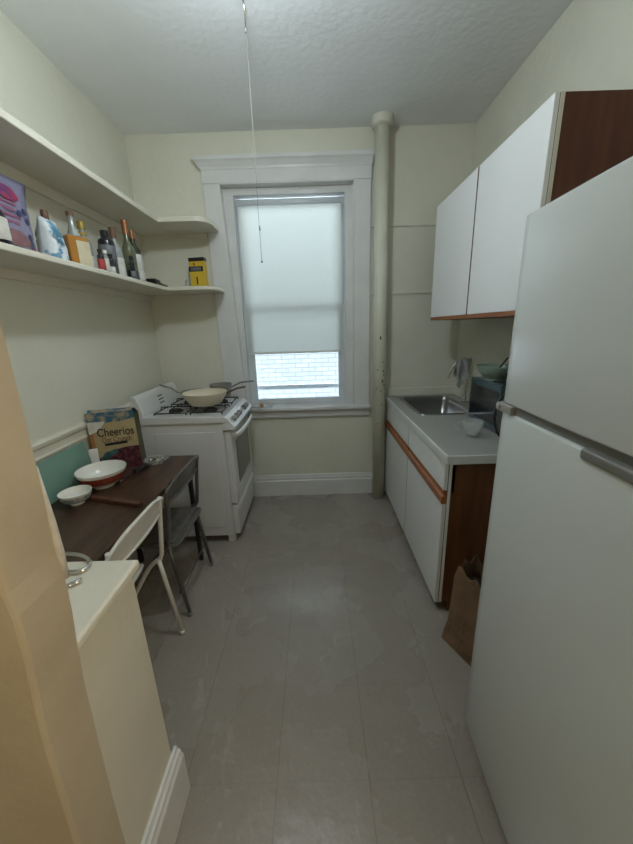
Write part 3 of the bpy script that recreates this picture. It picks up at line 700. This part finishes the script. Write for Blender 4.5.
# ------------------------------------------------------------------ folding chairs (face -x; origin on the floor, back at +x)
def folding_chair(label, y, hw, paint, seatm, x=-.72, sb=-.035, rung=True):
    t = thing('folding_chair', label, 'chair', (x, y, 0))
    r = .0105
    for s in (-1, 1):
        yy = s * (hw - .012)
        obj('front_leg', B().tube([(.0, yy, .765), (-.010, yy, .70), (-.030, yy, .52), (-.040, yy, .445), (-.075, yy, .425), (-.115, yy, .385), (-.19, yy, .26), (-.345, yy, .008)], r, 10, smooth=1), paint, t)
        obj('rear_leg', B().tube([(-.050, yy * .94, .44), (-.038, yy * .94, .34), (.004, yy * .94, .008)], r, 10), paint, t)
        for q, (fx_, k) in enumerate(((-.345, 1), (.004, .94))):
            obj('foot_cap', B().tube([(fx_ - .003, yy * k, .0), (fx_ - .003, yy * k, .024)], r * 1.25, 10), M['fgrey'] if paint is M['taupem'] else paint, t)
    if rung: obj('stretcher', B().tube([(-.028, -hw * .9, .15), (-.028, hw * .9, .15)], r * .6, 8), paint, t)
    obj('stretcher', B().tube([(-.27, -hw * .95, .14), (-.27, hw * .95, .14)], r * .6, 8), paint, t)
    # backrest: curved sheet with a rolled rim
    bm = bmesh.new(); nx, nz = 14, 6; g = []
    for side in (0, 1):
        gg = []
        for j in range(nz + 1):
            v = j / nz; row = []
            for i in range(nx + 1):
                u = i / nx * 2 - 1
                zz = .675 + v * .112 - (.035 * abs(u) ** 3 if v > .5 else -.01 * abs(u) ** 3) * (abs(v - .5) * 2) * 1.0
                xx = -.018 + v * .020 + .014 * (1 - u * u) + (.0 if side == 0 else -.0045)
                row.append(bm.verts.new((xx, u * hw, zz)))
            gg.append(row)
        g.append(gg)
    for side in (0, 1):
        for j in range(nz):
            for i in range(nx):
                f = bm.faces.new((g[side][j][i], g[side][j][i + 1], g[side][j + 1][i + 1], g[side][j + 1][i])); f.smooth = True
    rim0 = [g[0][0][i] for i in range(nx + 1)] + [g[0][j][nx] for j in range(1, nz + 1)] + [g[0][nz][i] for i in range(nx - 1, -1, -1)] + [g[0][j][0] for j in range(nz - 1, 0, -1)]
    rim1 = [g[1][0][i] for i in range(nx + 1)] + [g[1][j][nx] for j in range(1, nz + 1)] + [g[1][nz][i] for i in range(nx - 1, -1, -1)] + [g[1][j][0] for j in range(nz - 1, 0, -1)]
    n = len(rim0)
    rimpts = [a.co.copy() for a in rim0]
    for i in range(n): bm.faces.new((rim0[i], rim0[(i + 1) % n], rim1[(i + 1) % n], rim1[i]))
    bmesh.ops.recalc_face_normals(bm, faces=bm.faces)
    bb = B(); bb.add(bm); bb.tube(rimpts, .0075, 8, closed=True); obj('backrest', bb, paint, t)
    # seat pan
    out = []
    for (cx, cy) in ((-.06, hw - .06), (-.06, -hw + .06), (-.34, -hw + .05), (-.34, hw - .05)):
        pass
    bb = B().box(-.40, sb, -hw + .03, hw - .03, .418, .432, .005, 2).tube([(sb - .01, -hw + .035, .422), (sb + .003, -hw + .08, .424), (sb + .003, hw - .08, .424), (sb - .01, hw - .035, .422)], .010, 8, smooth=1)
    obj('seat', bb, seatm, t)
    obj('seat_pad', B().box(-.385, sb - .02, -hw + .045, hw - .045, .430, .446, .007, 3), seatm, t)
    return t
folding_chair('white metal folding chair pushed under the table, nearer the ledge', 1.170, .208, M['whitem'], M['whitem'], -.722, -.12, False)
folding_chair('dark taupe metal folding chair pushed under the table beside the stove', 1.665, .222, M['taupem'], M['seatv'], -.725, -.012)

# chrome handle bits on the ledge
b = B().tube([(-.72, .772, .918), (-.66, .772, .918), (-.610, .752, .918), (-.588, .722, .918), (-.596, .700, .918), (-.63, .700, .918), (-.70, .712, .918)], .0055, 10, smooth=2)
tag(obj('chrome_hook', b, M['chrome']), 'bent chrome hook lying on the cream ledge', 'hook')
b = B().tube([(-.612, .640, .9175), (-.575, .672, .9175)], .0052, 10).tube([(-.592, .6572, .9175), (-.575, .672, .9175)], .0058, 10)
tag(obj('brass_pin', b, M['chrome']), 'short metal pin on the ledge in front of the bent hook', 'pin')

# ------------------------------------------------------------------ right side: base cabinets, worktop, sink
BX = .592
def base_cab(label, y0, y1, endpanel):
    yc = (y0 + y1) / 2; hw = (y1 - y0) / 2
    t = thing('base_cabinet', label, 'cabinet', (XR - .002, yc, 0), 0, 'base cabinets under the worktop')
    X = lambda x: x - (XR - .002)
    b = B(); 
    b.prism([(X(BX + .02), .062), (X(BX + .07), .062), (X(BX + .07), 0), (0, 0), (0, .70), (X(BX + .02), .70)], 1, -hw, hw, bev=.001)
    b.box(X(BX + .02), X(BX + .05), -hw, hw, .70, .858); b.box(-.06, 0, -hw, hw, .70, .858)
    b.box(X(BX + .02), 0, -hw, -hw + .018, .70, .858)
    obj('body', b, M['basepanel'], t)
    if endpanel:
        obj('edge_strip', B().box(X(BX + .0205), X(BX + .034), -hw - .002, -hw + .003, .062, .858), M['lam'], t, 'pale strip at the cabinet front edge')
    d = obj('door', B().box(X(BX), X(BX + .019), -hw + .0024, hw - .004, .055, .640, .002), M['lam'], t)
    obj('drawer_front', B().box(X(BX), X(BX + .019), -hw + .0024, hw - .004, .712, .856, .002), M['lam'], t)
    pr = [(X(BX + .019), .640), (X(BX - .004), .640), (X(BX - .008), .648), (X(BX - .006), .676), (X(BX + .004), .684), (X(BX + .004), .694), (X(BX + .0), .700), (X(BX + .0), .712), (X(BX + .019), .712)]
    obj('finger_pull', B().prism(pr, 1, -hw + .001, hw - .001), M['oak'], t, 'orange oak finger rail')
    if not endpanel: obj('door_edge', B().box(X(BX + .001), X(BX + .019), -hw, -hw + .0022, .055, .856), M['cher'], t, 'dark seam at the door edge')
    return t
base_cab('white-fronted base cabinet beside the fridge, with exposed cherry end panel', 1.442, 2.064, True)
base_cab('white-fronted base cabinet under the sink, next to the pipe', 2.0645, 2.74, False)

SKX0, SKX1, SKY0, SKY1 = .695, 1.075, 2.145, 2.70
t = thing('worktop', 'grey laminate worktop with metal edging on the base cabinets', 'worktop', (.88, 2.1, .858))
def W(x0, x1, y0, y1, z0, z1): return (x0 - .88, x1 - .88, y0 - 2.1, y1 - 2.1, z0 - .858, z1 - .858)
b = B()
WX0, WX1, WY0, WY1 = .588, XR - .002, 1.415, 2.78
b.box(*W(WX0, WX1, WY0, SKY0, .8585, .900)); b.box(*W(WX0, SKX0, SKY0, SKY1, .8585, .900)); b.box(*W(SKX1, WX1, SKY0, SKY1, .8585, .900)); b.box(*W(WX0, WX1, SKY1, WY1, .8585, .900))
obj('slab', b, M['counter'], t)
b = B().box(*W(WX0 - .006, WX0 + .006, WY0 - .004, WY1, .858, .9015), .004, 3)
b.box(*W(WX0 - .002, WX1, WY0 - .006, WY0 + .003, .858, .9008), .003, 2)
obj('metal_edging', b, M['alu'], t)
t = thing('kitchen_sink', 'stainless steel sink set into the worktop at the back wall', 'sink', (.885, 2.42, .9005))
def basin():
    bm = bmesh.new()
    def rr(x0, x1, y0, y1, r, z, n=5):
        pts = []
        for cx, cy, a0 in ((x1 - r, y1 - r, 0), (x0 + r, y1 - r, PI / 2), (x0 + r, y0 + r, PI), (x1 - r, y0 + r, 1.5 * PI)):
            for k in range(n + 1):
                a = a0 + PI / 2 * k / n; pts.append((cx + r * math.cos(a), cy + r * math.sin(a), z))
        return [bm.verts.new(p) for p in pts]
    x0, x1, y0, y1 = SKX0 - .885, SKX1 - .885, SKY0 - 2.42, SKY1 - 2.42
    R = [rr(x0 - .018, x1 + .018, y0 - .018, y1 + .018, .04, 0), rr(x0 - .016, x1 + .016, y0 - .016, y1 + .016, .04, .005), rr(x0 - .002, x1 + .002, y0 - .002, y1 + .002, .04, .006), rr(x0 + .006, x1 - .006, y0 + .006, y1 - .006, .04, .0),
         rr(x0 + .012, x1 - .012, y0 + .012, y1 - .012, .04, -.03), rr(x0 + .020, x1 - .020, y0 + .020, y1 - .020, .04, -.135), rr(x0 + .045, x1 - .045, y0 + .045, y1 - .045, .03, -.150)]
    for A, D in zip(R, R[1:]):
        n = len(A)
        for i in range(n):
            f = bm.faces.new((A[i], A[(i + 1) % n], D[(i + 1) % n], D[i])); f.smooth = True
    bm.faces.new(R[-1]); bmesh.ops.recalc_face_normals(bm, faces=bm.faces)
    return bm
b = B(); b.add(basin()); obj('basin', b, M['steel'], t)
obj('drain', B().lathe([(0, -.149), (.035, -.149), (.038, -.147), (.035, -.146), (0, -.148)], seg=24), M['chrome'], t)
# faucet and cloth
t = thing('faucet', 'chrome gooseneck faucet behind the sink, half covered by a cloth', 'faucet', (1.12, 2.47, .9005))
obj('base', B().lathe([(0, 0), (.026, 0), (.026, .012), (.016, .02), (.014, .05), (0, .05)], seg=20), M['chrome'], t)
obj('spout', B().tube([(0, 0, .04), (0, 0, .22), (-.015, 0, .29), (-.06, 0, .312), (-.10, 0, .285), (-.125, 0, .23), (-.142, 0, .185)], .0085, 12, smooth=2), M['chrome'], t)
# draped cloth over the neck: folded grid, thick
bm = bmesh.new(); g = []
nu, nv = 14, 16
for i in range(nu + 1):
    u = i / nu; row = []
    for j in range(nv + 1):
        v = j / nv * 2 - 1
        hang = .17 + .05 * math.sin(u * 5) if v < 0 else .12
        z = .330 - abs(v) ** 1.2 * hang + .006 * math.sin(u * 14 + v * 3) - .10 * max(0, .25 - u)
        x = -.085 + u * .10 + .008 * math.sin(v * 6 + u * 9)
        y = (.022 + .012 * math.sin(u * 11)) * (1 if v > 0 else -1) * min(1, abs(v) * 3.0)
        row.append(bm.verts.new((x, y, z)))
    g.append(row)
for i in range(nu):
    for j in range(nv):
        f = bm.faces.new((g[i][j], g[i + 1][j], g[i + 1][j + 1], g[i][j + 1])); f.smooth = True
bmesh.ops.solidify(bm, geom=bm.faces[:], thickness=.004)
b = B(); b.add(bm); o = obj('dish_cloth', b, M['cloth']); o.location = (1.12, 2.47, .9005)
tag(o, 'pale grey cloth draped over the faucet neck', 'cloth')
# dark sponge / bottle by faucet
b = B().lathe([(0, 0), (.03, 0), (.032, .01), (.03, .10), (.018, .12), (.012, .13), (.012, .15), (0, .152)], seg=20)
o = obj('soap_bottle', b, M['darkg']); o.location = (1.125, 2.335, .901); tag(o, 'dark dish soap bottle beneath the hanging cloth', 'bottle')
# smoky box appliance
t = thing('toaster_oven', 'glossy smoky blue countertop oven on the worktop beside the fridge', 'oven', (1.055, 1.855, .901))
obj('body', B().box(-.098, .100, -.165, .175, .010, .262, .010, 3), M['tint'], t)
obj('front_frame', B().box(-.105, -.094, -.165, .175, .010, .262, .004, 2).box(-.107, -.103, -.16, .17, .235, .258, .001), M['tint'], t)
obj('door_glass', B().box(-.1075, -.1045, -.145, .155, .040, .225, .001), M['oglass'], t)
for x in (-.085, .075):
    for y in (-.14, .15): obj('foot', B().lathe([(0, 0), (.010, 0), (.010, .012), (0, .012)], (x, y, 0), seg=12), M['blackp'], t)
obj('top_tray', B().box(-.09, .095, -.16, -.045, .262, .270, .003), M['blackp'], t)
# sage bowl on top with a spoon
bowl('mixing_bowl', 'sage green plastic bowl on top of the countertop oven', 1.018, 1.885, .105, .078, .055, M['sage'], None, z=.901 + .2625)
b = B().tube([(0, 0, .03), (.03, .02, .065), (.085, .05, .115)], .005, 8).ball((-.008, -.004, .026), .02, (1, .7, .35))
o = obj('spoon', b, M['blackp']); o.location = (1.018, 1.885, .901 + .2625); tag(o, 'dark spoon resting in the sage green bowl', 'spoon')
# black rimmed round lid standing against the oven
t = thing('pot_lid', 'round glass pot lid with black rim leaning before the countertop oven', 'lid', (.962, 1.600, .901), .45)
ml = T(0, 0, .127) @ RX(PI / 2 - .13)
obj('lid_glass', B().lathe([(0, .022), (.05, .018), (.09, .008), (.118, 0), (.116, -.003), (.09, .004), (.05, .014), (0, .018)], seg=40, mtx=ml), M['lidg'], t)
obj('rim', B().tube([tuple(ml @ Vector((.120 * math.cos(2 * PI * k / 40), .120 * math.sin(2 * PI * k / 40), 0))) for k in range(40)], .0065, 8, closed=True), M['blackp'], t)
obj('knob', B().lathe([(0, .02), (.008, .02), (.008, .035), (.018, .042), (.018, .052), (0, .055)], seg=18, mtx=ml), M['blackp'], t)
# glass cup
t = thing('glass_cup', 'clear glass cup with handle standing alone on the worktop', 'cup', (.812, 1.672, .901))
prof = [(0, 0), (.024, 0), (.026, .003), (.022, .010), (.036, .030), (.048, .062), (.052, .088), (.050, .0885), (.045, .062), (.033, .034), (.018, .016), (0, .014)]
obj('cup_body', B().lathe(prof, seg=32), M['clear'], t)
obj('handle', B().tube([(-.046, .012, .075), (-.072, .018, .076), (-.084, .022, .055), (-.070, .018, .032), (-.036, .010, .032)], .0042, 8, smooth=2), M['clear'], t)

# ------------------------------------------------------------------ wall cabinet
UX, UY0, UY1, UZ0, UZ1 = .832, 1.372, 2.49, 1.500, 2.214
t = thing('wall_cabinet', 'white two-door wall cabinet with cherry end, above the worktop', 'cabinet', (XR - .002, (UY0 + UY1) / 2, UZ0))
ox, oy = XR - .002, (UY0 + UY1) / 2
obj('body', B().box(UX + .019 - ox, 0, UY0 - oy, UY1 - oy, .0, UZ1 - UZ0, .002), M['cher'], t)
obj('edge_strip', B().box(UX + .0195 - ox, UX + .034 - ox, UY0 - oy - .0015, UY0 - oy + .002, .0, UZ1 - UZ0), M['creamtrim'], t, 'cream strip at the front edge')
obj('door', B().box(UX - ox, UX + .018 - ox, UY0 - oy, 1.905 - oy, .022, UZ1 - UZ0, .002), M['lam'], t)
obj('door', B().box(UX - ox, UX + .018 - ox, 1.917 - oy, UY1 - oy, .022, UZ1 - UZ0, .002), M['lam'], t)
obj('door_edge', B().box(UX + .0005 - ox, UX + .018 - ox, 1.9135 - oy, 1.9172 - oy, .022, UZ1 - UZ0), M['cher'], t, 'dark red strip between the doors')
obj('bottom_rail', B().box(UX - .001 - ox, UX + .018 - ox, UY0 - oy, UY1 - oy, .0, .0215, .004), M['oak'], t, 'orange oak pull rail')

# ------------------------------------------------------------------ fridge
FY0, FY1, FXF = .205, .935, .540
t = thing('refrigerator', 'tall white top-freezer refrigerator at the right', 'refrigerator', (.829, (FY0 + FY1) / 2, 0), math.radians(-1.3))
fo = Vector((.86, (FY0 + FY1) / 2, 0))
obj('body', B().box(.615 - fo.x, XR - .025 - fo.x, FY0 - fo.y + .004, FY1 - fo.y - .004, .02, 1.715, .006), M['frid'], t)
def fdoor(z0, z1):
    """door slab, front softly bowed along its width, rounded long edges"""
    hw = (FY1 - FY0) / 2; pts = []; n = 26
    for k in range(n + 1):
        u = k / n * 2 - 1
        bow = .010 * (1 - u * u)
        e = max(0, abs(u) - .95) / .05; rnd = .014 * (1 - math.sqrt(max(0, 1 - e * e)))
        pts.append((FXF + .010 - bow + rnd - fo.x, u * hw))
    pts += [(.610 - fo.x, hw), (.610 - fo.x, -hw)]
    b = B().prism(pts, 2, z0, z1)
    bmesh.ops.bevel(b.bm, geom=[e for e in b.bm.edges if abs(e.verts[0].co.z - e.verts[1].co.z) < 1e-5 and min(e.verts[0].co.x, e.verts[1].co.x) < .56 - fo.x], offset=.006, segments=3, profile=.5, affect='EDGES')
    for f in b.bm.faces:
        if abs(f.normal.z) < .5: f.smooth = True
    return b
fd = obj('freezer_door', fdoor(1.262, 1.728), M['frid'], t)
ld = obj('fridge_door', fdoor(.030, 1.240), M['frid'], t)
obj('gasket', B().box(.552 - fo.x, .615 - fo.x, FY0 - fo.y + .012, FY1 - fo.y - .012, 1.235, 1.265), M['fgrey'], t)
hy = FY1 - fo.y
obj('hinge', B().box(.537 - fo.x, .60 - fo.x, hy - .085, hy - .012, 1.240, 1.262, .002).box(.534 - fo.x, .55 - fo.x, hy - .034, hy - .014, 1.246, 1.258, .002), M['hingem'], t)
obj('handle', B().box(.534 - fo.x, .56 - fo.x, FY0 - fo.y + .03, FY0 - fo.y + .39, 1.222, 1.244, .006, 3), M['fgrey'], ld, 'grey recessed grip')
obj('kick_plate', B().box(.60 - fo.x, .63 - fo.x, FY0 - fo.y + .01, FY1 - fo.y - .01, .02, .072, .003), M['fgrey'], t)
for x in (.66, 1.08):
    for y in (FY0 + .05, FY1 - .05): obj('foot', B().lathe([(0, 0), (.02, 0), (.02, .022), (0, .022)], (x - fo.x, y - fo.y, 0), seg=14), M['blackp'], t)

# ------------------------------------------------------------------ paper bag
t = thing('paper_bag', 'open brown paper bag on the floor between cabinet and fridge', 'bag', (.575, 1.285, 0), math.radians(-63))
BL, BD, BH = .30, .155, .43
bm = bmesh.new(); rows = []
n = 12
for j in range(9):
    v = j / 8; ring = []
    pin = .012 * math.sin(v * PI); lean = .035 * v
    per = []
    for k in range(n): per.append((BL * k / n, 0))
    for k in range(6): per.append((BL, BD * k / 6))
    for k in range(n): per.append((BL * (1 - k / n), BD))
    for k in range(6): per.append((0, BD * (1 - k / 6)))
    for q, (x, y) in enumerate(per):
        dx = (BL / 2 - x) * .0; jag = 0
        if j == 8: jag = .018 * math.sin(q * 1.9) - .055 * (x / BL) ** .7
        fold = .012 * math.sin(v * 5 + q * .8) * (1 if 0 < j < 8 else .3)
        ring.append(bm.verts.new((x + lean * (1 - x / BL) + random.uniform(-.003, .003) * (j > 0), y + fold * (1 if j else 0) + lean * .8 * (1 - y / BD) , BH * v + jag)))
    rows.append(ring)
for A, D in zip(rows, rows[1:]):
    m_ = len(A)
    for i in range(m_): bm.faces.new((A[i], A[(i + 1) % m_], D[(i + 1) % m_], D[i]))
bm.faces.new(rows[0]); bmesh.ops.recalc_face_normals(bm, faces=bm.faces)
bmesh.ops.solidify(bm, geom=bm.faces[:], thickness=.002)
b = B(); b.add(bm); obj('paper', b, M['kraft'], t)
b = B().box(.04, BL - .03, .035, BD - .02, .03, .355, .03, 3); obj('liner', b, M['darkin'], t, 'dark bin liner inside')
for v in t.children: pass

# ------------------------------------------------------------------ camera
cam = bpy.data.cameras.new('camera'); co = bpy.data.objects.new('camera', cam); C.objects.link(co)
R = Matrix(((0.99948035, 0.03219065, 0.00167151), (-0.00718588, 0.27306349, -0.96196918), (-0.03142284, 0.96145728, 0.27315291)))
mw = R.transposed() if False else R
co.matrix_world = Matrix.Translation((0, 0, 1.4826)) @ mw.to_4x4()
cam.sensor_fit = 'VERTICAL'; cam.sensor_height = 24; cam.sensor_width = 18
cam.lens = 334.673 / 844 * 24; cam.clip_start = .01
SC.camera = co

# ------------------------------------------------------------------ light
wd = bpy.data.worlds.new('sky'); SC.world = wd; wd.use_nodes = True
bg = wd.node_tree.nodes['Background']; bg.inputs[0].default_value = (.80, .92, 1.0, 1); bg.inputs[1].default_value = 10
def area(name, loc, rot, sx, sy, power, col, portal=False, spread=None):
    l = bpy.data.lights.new(name, 'AREA'); l.shape = 'RECTANGLE'; l.size = sx; l.size_y = sy; l.energy = power; l.color = col
    if portal: l.cycles.is_portal = True
    if spread: l.spread = spread
    o = bpy.data.objects.new(name, l); C.objects.link(o); o.location = loc; o.rotation_euler = rot; return o
area('window_portal', (-.16, YB + .24, 1.65), (-PI / 2, 0, 0), .98, 1.72, 1, (1, 1, 1), portal=True)
# added fill lights behind the camera: a broad side one, a warm casing one
area('hall_side_fill', (XR - .03, -.85, 1.3), (0, PI / 2, 0), 1.2, 1.3, 8, (1.0, .84, .58))
area('hall_warm_fill', (.42, -.25, 1.5), (0, PI / 2, 0), .3, .3, 3.8, (1.0, .78, .48))
# added overhead fill point, out of view; the lampholder itself is unlit
l = bpy.data.lights.new('overhead_fill', 'POINT'); l.energy = 18; l.color = (.84, .95, 1.0); l.shadow_soft_size = .06
o = bpy.data.objects.new('overhead_fill', l); C.objects.link(o); o.location = (-.22, 1.28, 2.56)
SC.view_settings.view_transform = 'Standard'; SC.view_settings.look = 'None'; SC.view_settings.gamma = 1
SC.view_settings.use_curve_mapping = False
SC.view_settings.exposure = 0.28
